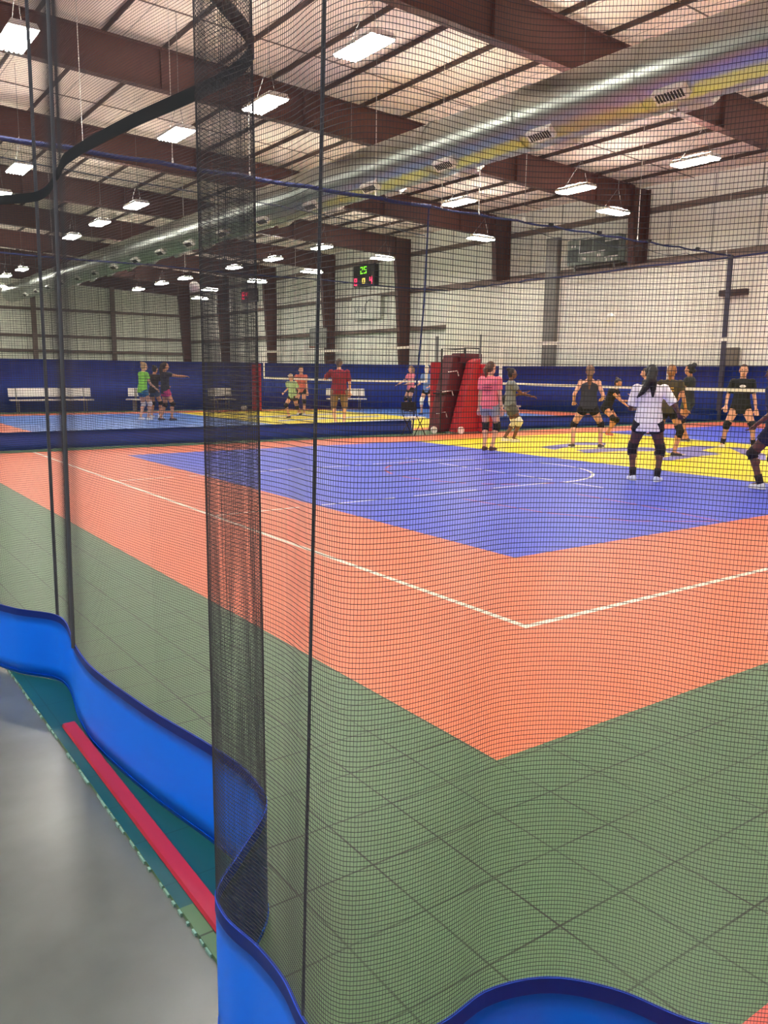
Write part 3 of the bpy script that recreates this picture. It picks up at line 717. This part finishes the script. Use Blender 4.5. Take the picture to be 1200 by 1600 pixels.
# ------------------------------------------------------------------ people
def V3(*a): return Vector(a)
def remeshed(mb, name, voxel, smooth=4):
    me = mb.mesh(name); o = bpy.data.objects.new('tmp', me); COL.objects.link(o)
    m = o.modifiers.new('r', 'REMESH'); m.mode = 'VOXEL'; m.voxel_size = voxel; m.use_smooth_shade = True
    s_ = o.modifiers.new('s', 'SMOOTH'); s_.iterations = smooth; s_.factor = .5
    dg = bpy.context.evaluated_depsgraph_get(); dg.update()
    out = bpy.data.meshes.new_from_object(o.evaluated_get(dg)); out.name = name
    bpy.data.objects.remove(o); bpy.data.meshes.remove(me)
    return out
def ik(a, b, l1, l2, pole):
    d = b-a; L = min(d.length, (l1+l2)*.999); dn = d.normalized(); b2 = a+dn*L
    x = (l1*l1-l2*l2+L*L)/(2*L); hgt = math.sqrt(max(0, l1*l1-x*x))
    p = (pole-pole.dot(dn)*dn).normalized()
    return a+dn*x+p*hgt, b2
SKIN = {'light': (222, 168, 140), 'tan': (196, 138, 104), 'brown': (112, 72, 54), 'dark': (98, 62, 54)}
def person(label, x, y, H, face, feet, hands, skin='light', lean=0., side=0., crouch=0., head_turn=0.,
           shirt=(200, 200, 200), sleeve=.5, shorts=(20, 20, 24), sleg=.38, hair=(60, 40, 30), style='ponytail',
           pads=(18, 18, 22), padlen=.07, shoes=(230, 230, 232), socks=None, sole=(240, 240, 240), logo=None, hem=-.05, band=None, vox=.0065, bulk=1., pants=None, back=None, stripe=None):
    """feet/hands: (x right, y forward, z up) for left and right, in body heights, person faces +y before turning"""
    o = empty('person', (x, y, 0), -math.radians(face), label, 'person')
    k = H
    sm = mat('skin_'+skin, SKIN[skin], .55, var=.04)
    hipz = (.52-crouch)
    P = V3(side*.3, -lean*.08, hipz)
    upv = V3(side, lean, 1).normalized(); rgt = V3(1, 0, 0); rgt = (rgt-rgt.dot(upv)*upv).normalized(); fwd = upv.cross(rgt)
    def tp(a, b, c): return (P+rgt*a+fwd*b+upv*c)*k
    body = MB()
    B = bulk
    tr = [(-.055, .06, .045), (-.03, .088*B, .062*B), (.0, .1*B, .07*B), (.05, .094*B, .064*B), (.11, .078*B, .056*B), (.17, .084*B, .06*B), (.23, .098*B, .066*B), (.28, .1*B, .06), (.31, .072, .046), (.33, .034, .036)]
    body.loft([(tp(0, 0, z), rgt*k, fwd*k, a, b) for z, a, b in tr], 24)
    neck = tp(0, -.004, .31); hc = tp(0, .012, .415)
    hr = Matrix.Rotation(-math.radians(head_turn), 3, upv)
    hf = hr @ fwd; hx = hr @ rgt
    body.tube([neck, hc], [.034*k, .03*k], 14)
    HR = Matrix((hx, hf, upv)).transposed()
    body.ball(hc+upv*.012*k, (.046*k, .056*k, .058*k), 20, 14, HR)
    body.ball(hc+hf*.014*k-upv*.028*k, (.036*k, .042*k, .036*k), 16, 10, HR)      # jaw
    body.capsule(hc+hf*.053*k+upv*.01*k, hc+hf*.066*k-upv*.012*k, .006*k, .008*k, 8)       # nose
    for s_ in (-1, 1):
        body.ball(hc+hx*s_*.047*k-upv*.002*k, (.007*k, .014*k, .018*k), 10, 8, HR)
    J = {}
    for i, s_ in enumerate((-1, 1)):
        sh = tp(s_*.1*B, 0, .285); hd = V3(*hands[i])*k
        el, wr_ = ik(sh, hd, .178*k, .15*k, V3(s_*.35, -.8, -.5))
        body.ball(sh, .036*k, 14, 10); body.capsule(sh, el, .028*k, .021*k); body.capsule(el, wr_, .0215*k, .0145*k)
        J['sh', s_] = sh; J['el', s_] = el; J['wr', s_] = wr_
        d = (wr_-el).normalized(); side_v = d.cross(V3(0, 0, 1) if abs(d.z) < .8 else fwd).normalized(); nv = d.cross(side_v)*s_
        # palm, four fingers and a thumb, slightly curled
        pe = wr_+d*.045*k
        for q in (-.017, -.006, .006, .017):
            body.capsule(wr_+d*.01*k+side_v*q*.7*k, pe+side_v*q*k, .010*k, .0085*k, 8)
        for q, L in ((-.02, .036), (-.007, .043), (.007, .041), (.02, .031)):
            a0 = pe+side_v*q*k; a1 = a0+d*L*.5*k+nv*.004*k; a2 = a1+(d*.8+nv*.5).normalized()*L*.5*k
            body.capsule(a0, a1, .0056*k, .005*k, 8); body.capsule(a1, a2, .005*k, .0044*k, 8)
        t0 = wr_+d*.018*k+side_v*.016*k; t1 = t0+(d*.6+side_v*.75).normalized()*.028*k; t2 = t1+(d*.95+side_v*.2).normalized()*.022*k
        body.capsule(t0, t1, .008*k, .006*k, 8); body.capsule(t1, t2, .006*k, .005*k, 8)
    legs = {}
    for i, s_ in enumerate((-1, 1)):
        hp_ = tp(s_*.052*B, 0, -.01); ft = V3(*feet[i][:3])*k
        an_ = ft+V3(0, 0, .045)*k
        tdir = V3(math.sin(math.radians(feet[i][3])), math.cos(math.radians(feet[i][3])), 0) if len(feet[i]) > 3 else V3(s_*.15, 1, 0).normalized()
        kn, an_ = ik(hp_, an_, .245*k, .245*k, tdir+V3(s_*.15, 0, 0))
        legs[s_] = (hp_, kn, an_, tdir)
        body.capsule(hp_, kn, .058*k*B, .034*k, 16); body.ball(hp_+(kn-hp_)*.3, .053*k*B, 14, 10)
        body.capsule(kn, an_, .033*k, .02*k, 14); body.ball(kn+(an_-kn)*.28-tdir*.01*k, .034*k, 14, 10)
        body.capsule(an_, an_+tdir*.07*k-V3(0, 0, .022*k), .02*k, .017*k, 10)
    link('body', remeshed(body, 'body', vox, 3), sm, o)
    # eyes and mouth
    ey = mat('eye_dark', (30, 24, 22), .3)
    for s_ in (-1, 1):
        MB().ball(hc+hf*.053*k+hx*s_*.019*k+upv*.016*k, (.007*k, .005*k, .0045*k), 10, 6, HR).build('eye', ey, o, True)
    MB().ball(hc+hf*.054*k-upv*.031*k, (.013*k, .005*k, .004*k), 10, 6, HR).build('mouth', mat('lips', (150, 84, 78), .5), o, True)
    # shirt
    S = MB(); g = .012
    rr = [(hem, .108*B, .078*B), (.0, .108*B, .08*B), (.06, .102*B, .074*B), (.12, .092*B, .068*B), (.18, .094*B, .07*B), (.24, .106*B, .076*B), (.285, .108*B, .068), (.315, .082, .054), (.328, .05, .044)]
    if sleeve <= 0: rr = rr[:-3]+[(.27, .094*B, .068), (.29, .07, .058)]
    S.loft([(tp(0, 0, z), rgt*k, fwd*k, a, b) for z, a, b in rr], 24)
    if sleeve > 0:
        for s_ in (-1, 1):
            a = J['sh', s_]; e = a+(J['el', s_]-a)*sleeve
            S.tube([a-(e-a)*.1, e], [.046*k, .04*k], 16); S.ball(a, .044*k, 14, 10)
    else:
        for s_ in (-1, 1): S.tube([tp(s_*.055, .0, .26), tp(s_*.05, .0, .318)], [.03*k, .022*k], 10)
    so = link('shirt', remeshed(S, 'shirt', .008, 3), mat('cloth_%d_%d_%d' % shirt, shirt, .85, var=.12, scale=9), o)
    if logo:
        MB().ball(tp(.0, .079*B, .235), (.035*k, .012*k, .018*k), 14, 8).build('shirt_logo', mat('logo_white', logo, .6), so, True)
    if back:
        for zz, ww in ((.23, .05), (.2, .058), (.17, .05)):
            mb2 = MB(); mb2.loft([(tp(0, -.0645*B-.004, zz-.006), rgt*k, fwd*k, ww, .012), (tp(0, -.0645*B-.004, zz+.006), rgt*k, fwd*k, ww, .012)], 12)
            mb2.build('back_print', mat('print_%d' % back[0], back, .7), so)
    # shorts or trousers
    S = MB()
    S.loft([(tp(0, 0, z), rgt*k, fwd*k, a*B, b*B) for z, a, b in ((-.06, .09, .068), (-.02, .106, .077), (.03, .104, .075), (.065, .094, .067))], 24)
    for s_ in (-1, 1):
        hp_, kn, an_, td = legs[s_]
        if pants:
            S.capsule(hp_, kn, .064*k*B, .045*k, 16); S.tube([kn, kn+(an_-kn)*pants], [.045*k, .04*k], 16)
        else:
            S.tube([hp_+(kn-hp_)*-.05, hp_+(kn-hp_)*sleg], [.066*k*B, .06*k*B], 18)
    link('shorts' if not pants else 'trousers', remeshed(S, 'shorts', .008, 2), mat('cloth_%d_%d_%d' % shorts, shorts, .85, var=.12, scale=9), o)
    # knee pads, socks, shoes
    for s_ in (-1, 1):
        hp_, kn, an_, td = legs[s_]
        if pads:
            u1 = (hp_-kn).normalized(); u3 = (an_-kn).normalized(); S = MB()
            S.tube([kn+u1*padlen*.6*k, kn, kn+u3*padlen*.6*k], [.046*k, .043*k, .039*k], 16); S.ball(kn+td*.012*k, .036*k, 14, 8)
            S.build('knee_pad', mat('pad_%d_%d_%d' % pads, pads, .8), o, True)
        if socks:
            S = MB(); S.tube([an_+(kn-an_)*.3, an_], [.031*k, .026*k], 14); S.build('sock', mat('sock_%d_%d_%d' % socks, socks, .9), o, True)
        S = MB(); a = an_-V3(0, 0, .02*k)
        bx = td.cross(V3(0, 0, 1)).normalized()
        RM = Matrix((bx, td, V3(0, 0, 1))).transposed()
        S.ball(a-td*.008*k, (.027*k, .032*k, .03*k), 14, 10, RM); S.ball(a+td*.045*k-V3(0, 0, .004*k), (.028*k, .05*k, .02*k), 14, 10, RM)
        S.ball(a+td*.02*k, (.025*k, .045*k, .024*k), 14, 10, RM)
        sh_ = link('shoe', remeshed(S, 'shoe', .006, 1), mat('shoe_%d_%d_%d' % shoes, shoes, .6), o)
        S = MB(); S.ball(a+td*.024*k-V3(0, 0, .0165*k), (.03*k, .074*k, .0085*k), 16, 6, RM); S.build('sole', mat('sole_%d_%d_%d' % sole, sole, .6), sh_, True)
    # hair
    hm = mat('hair_%d_%d_%d' % hair, hair, .55, var=.25, scale=30)
    S = MB(); top = hc+upv*.018*k
    S.ball(top-hf*.008*k+upv*.004*k, (.0515*k, .057*k, .06*k), 20, 14, HR)
    S.ball(top-hf*.022*k-upv*.02*k, (.047*k, .042*k, .05*k), 16, 12, HR)
    bk = hc-hf*.055*k+upv*.03*k
    if style == 'ponytail':
        S.ball(bk, .022*k, 12, 8); S.capsule(bk, bk-hf*.03*k-upv*.05*k, .022*k, .025*k); S.capsule(bk-hf*.03*k-upv*.05*k, bk-hf*.015*k-upv*.13*k, .025*k, .008*k)
    elif style == 'long':
        S.capsule(bk, bk-hf*.025*k-upv*.08*k, .032*k, .036*k); S.capsule(bk-hf*.025*k-upv*.08*k, bk-hf*.02*k-upv*.24*k, .036*k, .012*k)
    elif style == 'sidelong':
        S.capsule(bk, bk-hf*.03*k-upv*.08*k-hx*.02*k, .038*k, .042*k); S.capsule(bk-hf*.03*k-upv*.08*k-hx*.02*k, bk-hf*.03*k-upv*.19*k-hx*.09*k, .042*k, .022*k)
        S.capsule(bk-hf*.03*k-upv*.19*k-hx*.09*k, bk-hf*.03*k-upv*.23*k-hx*.125*k, .022*k, .008*k); S.capsule(bk-hf*.03*k-upv*.1*k, bk-hf*.04*k-upv*.22*k, .035*k, .012*k)
    elif style == 'bun':
        S.ball(hc-hf*.052*k+upv*.062*k, .027*k, 12, 8)
    elif style == 'curly':
        for q in range(9):
            a = random.random()*2*PI; S.ball(hc-hf*(.05+.02*random.random())*k+hx*.04*math.cos(a)*k+upv*(.03+.04*math.sin(a))*k, .028*k, 10, 8)
    hme = link('hair', remeshed(S, 'hair', .006, 2), hm, o)
    # cut the front of the cap away so that the face shows
    bm = bmesh.new(); bm.from_mesh(hme.data)
    dele = [v for v in bm.verts if (v.co-hc).dot(hf) > .012*k and (v.co-hc).dot(upv) < .05*k-max(0, (v.co-hc).dot(hf)-.03*k)*.0]
    bmesh.ops.delete(bm, geom=dele, context='VERTS'); bm.to_mesh(hme.data); bm.free()
    if band:
        mb2 = MB(); mb2.loft([(hc+upv*z*k, hx*k, hf*k, .0525, .062) for z in (.034, .048)], 20); mb2.build('headband', mat('band_%d' % band[0], band, .8), o, True)
    return o
DN = lambda s: (s*.135, .03, .475)     # hand hanging by the thigh
AZ = lambda x, y: math.degrees(math.atan2(x, y))
# near court
person('person seen from behind in a pink T-shirt and grey shorts beside the red referee stand', 11.14, 11.97, 1.73, AZ(11.14, 11.97)+25, [(-.04, -.02, 0), (.045, .0, 0)], [(-.13, .0, .47), (.14, .03, .475)],
       skin='light', shirt=(232, 116, 130), sleeve=.62, shorts=(150, 152, 156), sleg=.42, hair=(96, 66, 48), pads=(16, 16, 20), padlen=.09, shoes=(92, 48, 44), sole=(60, 40, 40), back=(150, 50, 80), hem=-.04, head_turn=25)
person('person in a grey T-shirt and white knee sleeves, side on, reaching forward', 13.07, 13.36, 1.66, AZ(13.07, 13.36)+82, [(-.05, -.06, 0), (.05, .05, 0)], [(-.1, .2, .66), (.08, .27, .62)],
       skin='brown', shirt=(118, 122, 118), sleeve=.6, shorts=(92, 92, 84), sleg=.5, hair=(24, 20, 20), style='bun', pads=(232, 222, 190), padlen=.11, shoes=(236, 232, 214), crouch=.025, hem=-.07)
person('person seen from behind in a charcoal tank top with a long brown braid, legs wide', 13.4, 11.4, 1.76, AZ(13.4, 11.4), [(-.16, -.02, 0, -25), (.16, .02, 0, 25)], [(-.17, .04, .54), (.15, .12, .58)],
       skin='light', shirt=(52, 54, 64), sleeve=0, shorts=(14, 14, 18), sleg=.3, hair=(112, 78, 54), style='long', lean=.12, crouch=.035, shoes=(70, 60, 60), hem=-.03)
person('crouching person in black with arms forward, right of the tank top player', 16.75, 13.6, 1.6, AZ(16.75, 13.6)+115, [(-.12, -.05, 0), (.12, .08, 0)], [(-.06, .3, .55), (.05, .33, .48)],
       skin='tan', shirt=(26, 24, 26), sleeve=.35, shorts=(14, 14, 16), sleg=.3, hair=(40, 28, 24), style='bun', lean=.42, crouch=.08, shoes=(214, 120, 84))
person('dark haired person in black facing left, just left of the white shirted player', 17.75, 13.2, 1.72, AZ(17.75, 13.2)-95, [(-.06, -.1, 0), (.06, .06, 0)], [(-.08, .2, .6), (.16, .1, .58)],
       skin='light', shirt=(48, 50, 56), sleeve=.7, shorts=(14, 14, 16), hair=(38, 28, 26), style='ponytail', lean=.1, crouch=.02, shoes=(30, 26, 30), logo=(225, 225, 225))
person('person seen from behind in a white T-shirt and black shorts with long black hair', 9.87, 7.29, 1.64, AZ(9.87, 7.29)-4, [(-.1, .02, 0, -25), (.1, -.02, 0, 28)], [(-.12, .16, .62), (.26, .1, .585)],
       skin='dark', shirt=(238, 238, 246), sleeve=.85, shorts=(16, 16, 34), sleg=.32, hair=(14, 12, 14), style='sidelong', pads=(26, 18, 24), padlen=.1, shoes=(214, 222, 240), socks=(30, 22, 30), hem=-.08, bulk=1.12, head_turn=-10, vox=.006)
person('fair haired person in a dark olive top, partly hidden by the white shirted player', 13.45, 9.5, 1.7, AZ(13.45, 9.5)+10, [(-.1, .0, 0), (.1, -.05, 0, 60)], [(-.16, .1, .55), (.17, .08, .52)],
       skin='tan', shirt=(70, 62, 40), sleeve=.5, shorts=(18, 18, 18), hair=(146, 98, 58), style='ponytail', pads=(14, 14, 18), padlen=.13, shoes=(60, 52, 52), lean=.1, back=(190, 150, 60))
person('person with curly black hair in a dark teal top, behind the fair haired player', 16.87, 11.4, 1.76, AZ(16.87, 11.4)-70, [(-.05, -.04, 0), (.06, .04, 0)], [(-.12, .12, .5), (.15, .02, .48)],
       skin='tan', shirt=(40, 46, 48), sleeve=.4, shorts=(60, 70, 70), hair=(26, 20, 20), style='curly', shoes=(96, 72, 66))
person('person facing the viewer in a black T-shirt with a white chest mark, legs apart', 16.33, 9.76, 1.78, AZ(16.33, 9.76)+178, [(-.17, .02, 0, -15), (.17, .0, 0, 15)], [(-.165, .06, .47), (.165, .08, .5)],
       skin='light', shirt=(22, 24, 26), sleeve=.75, shorts=(12, 12, 14), sleg=.2, hair=(86, 58, 42), style='none', shoes=(232, 228, 220), socks=(30, 24, 30), logo=(236, 236, 236), crouch=.02, hem=-.09)
person('person in a navy shirt lunging at the right edge of the photo', 10.62, 5.82, 1.74, AZ(10.6, 5.8)-70, [(-.05, .06, 0, 8), (.05, -.12, 0, 12)], [(-.14, .1, .5), (.14, .06, .48)],
       skin='dark', shirt=(26, 34, 74), sleeve=.7, shorts=(20, 24, 58), sleg=.5, hair=(20, 16, 18), style='bun', pads=(26, 18, 24), shoes=(206, 212, 222), socks=(36, 22, 30), crouch=.04, lean=.1)
# far court
f_ = dict(vox=.009)
person('person in a lime green T-shirt and blue shorts on the far court at left', 8.67, 24.83, 1.73, AZ(8.67, 24.8)+60, [(-.06, -.03, 0), (.07, .05, 0)], [(-.1, .14, .5), (.12, .2, .55)],
       shirt=(140, 214, 84), shorts=(30, 96, 140), hair=(176, 140, 100), style='bun', pads=(226, 214, 214), lean=.1, **f_)
person('person in black and yellow between the lime shirt and pink shorts players', 9.42, 25.9, 1.64, AZ(9.4, 26)+40, [(-.06, -.03, 0), (.07, .05, 0)], [(-.1, .24, .62), (.1, .28, .62)],
       skin='tan', shirt=(36, 30, 30), shorts=(52, 66, 90), hair=(26, 22, 26), style='bun', lean=.1, **f_)
person('person in a dark T-shirt and pink shorts, one arm stretched to the right', 9.16, 24.23, 1.74, AZ(9.16, 24.2)+72, [(-.05, -.09, 0), (.05, .08, 0)], [(-.02, .38, .75), (.1, .42, .76)],
       skin='tan', shirt=(34, 38, 46), sleeve=.5, shorts=(196, 60, 112), hair=(50, 34, 30), style='long', pads=(22, 18, 22), shoes=(30, 34, 64), sole=(40, 40, 60), **f_)
person('small person in a mint T-shirt and white headband running on the far yellow court', 13.37, 23.89, 1.5, AZ(13.4, 23.9)+215, [(-.05, -.26, .06), (.05, .05, 0)], [(-.17, .05, .5), (.18, .05, .56)],
       skin='light', shirt=(190, 220, 160), sleeve=.6, shorts=(60, 50, 36), hair=(190, 160, 120), style='ponytail', shoes=(24, 22, 26), sole=(30, 30, 30), lean=.15, band=(240, 236, 224), crouch=.04, **f_)
person('person in a coral top standing behind the mint shirted runner', 14.75, 25.7, 1.68, AZ(14.5, 25.6)+190, [(-.06, 0, 0), (.06, 0, 0)], [DN(-1), DN(1)],
       shirt=(214, 112, 96), shorts=(20, 20, 24), hair=(90, 62, 44), style='bun', **f_)
person('heavy set person in a maroon polo shirt and khaki trousers seen from behind', 12.79, 20.09, 1.88, AZ(12.8, 20.1)-2, [(-.06, 0, 0), (.07, 0, 0)], [(-.2, .25, .74), (.16, .03, .5)],
       skin='light', shirt=(128, 26, 44), sleeve=.8, shorts=(132, 108, 92), pants=.15, hair=(96, 80, 70), style='none', pads=None, shoes=(222, 214, 204), bulk=1.22, hem=-.05, **f_)
person('person in a pink T-shirt with arms spread on the far court, facing left', 19.7, 25.7, 1.78, AZ(19.9, 26)-120, [(-.08, 0, 0), (.08, .03, 0)], [(-.2, .22, .62), (.24, .2, .6)],
       shirt=(232, 126, 146), sleeve=.5, shorts=(40, 34, 40), hair=(150, 120, 96), style='ponytail', shoes=(40, 40, 60), sole=(50, 50, 70), **f_)
person('person in a blue and white T-shirt and white cap near the far red net post', 18.9, 23.65, 1.77, AZ(19, 23.7)-150, [(-.1, -.03, 0), (.1, .05, 0)], [(-.14, .2, .58), (.16, .18, .6)],
       shirt=(104, 132, 186), sleeve=.7, shorts=(20, 20, 24), hair=(228, 222, 206), style='none', pads=(236, 230, 210), padlen=.12, shoes=(50, 62, 110), sole=(60, 60, 90), lean=.1, **f_)
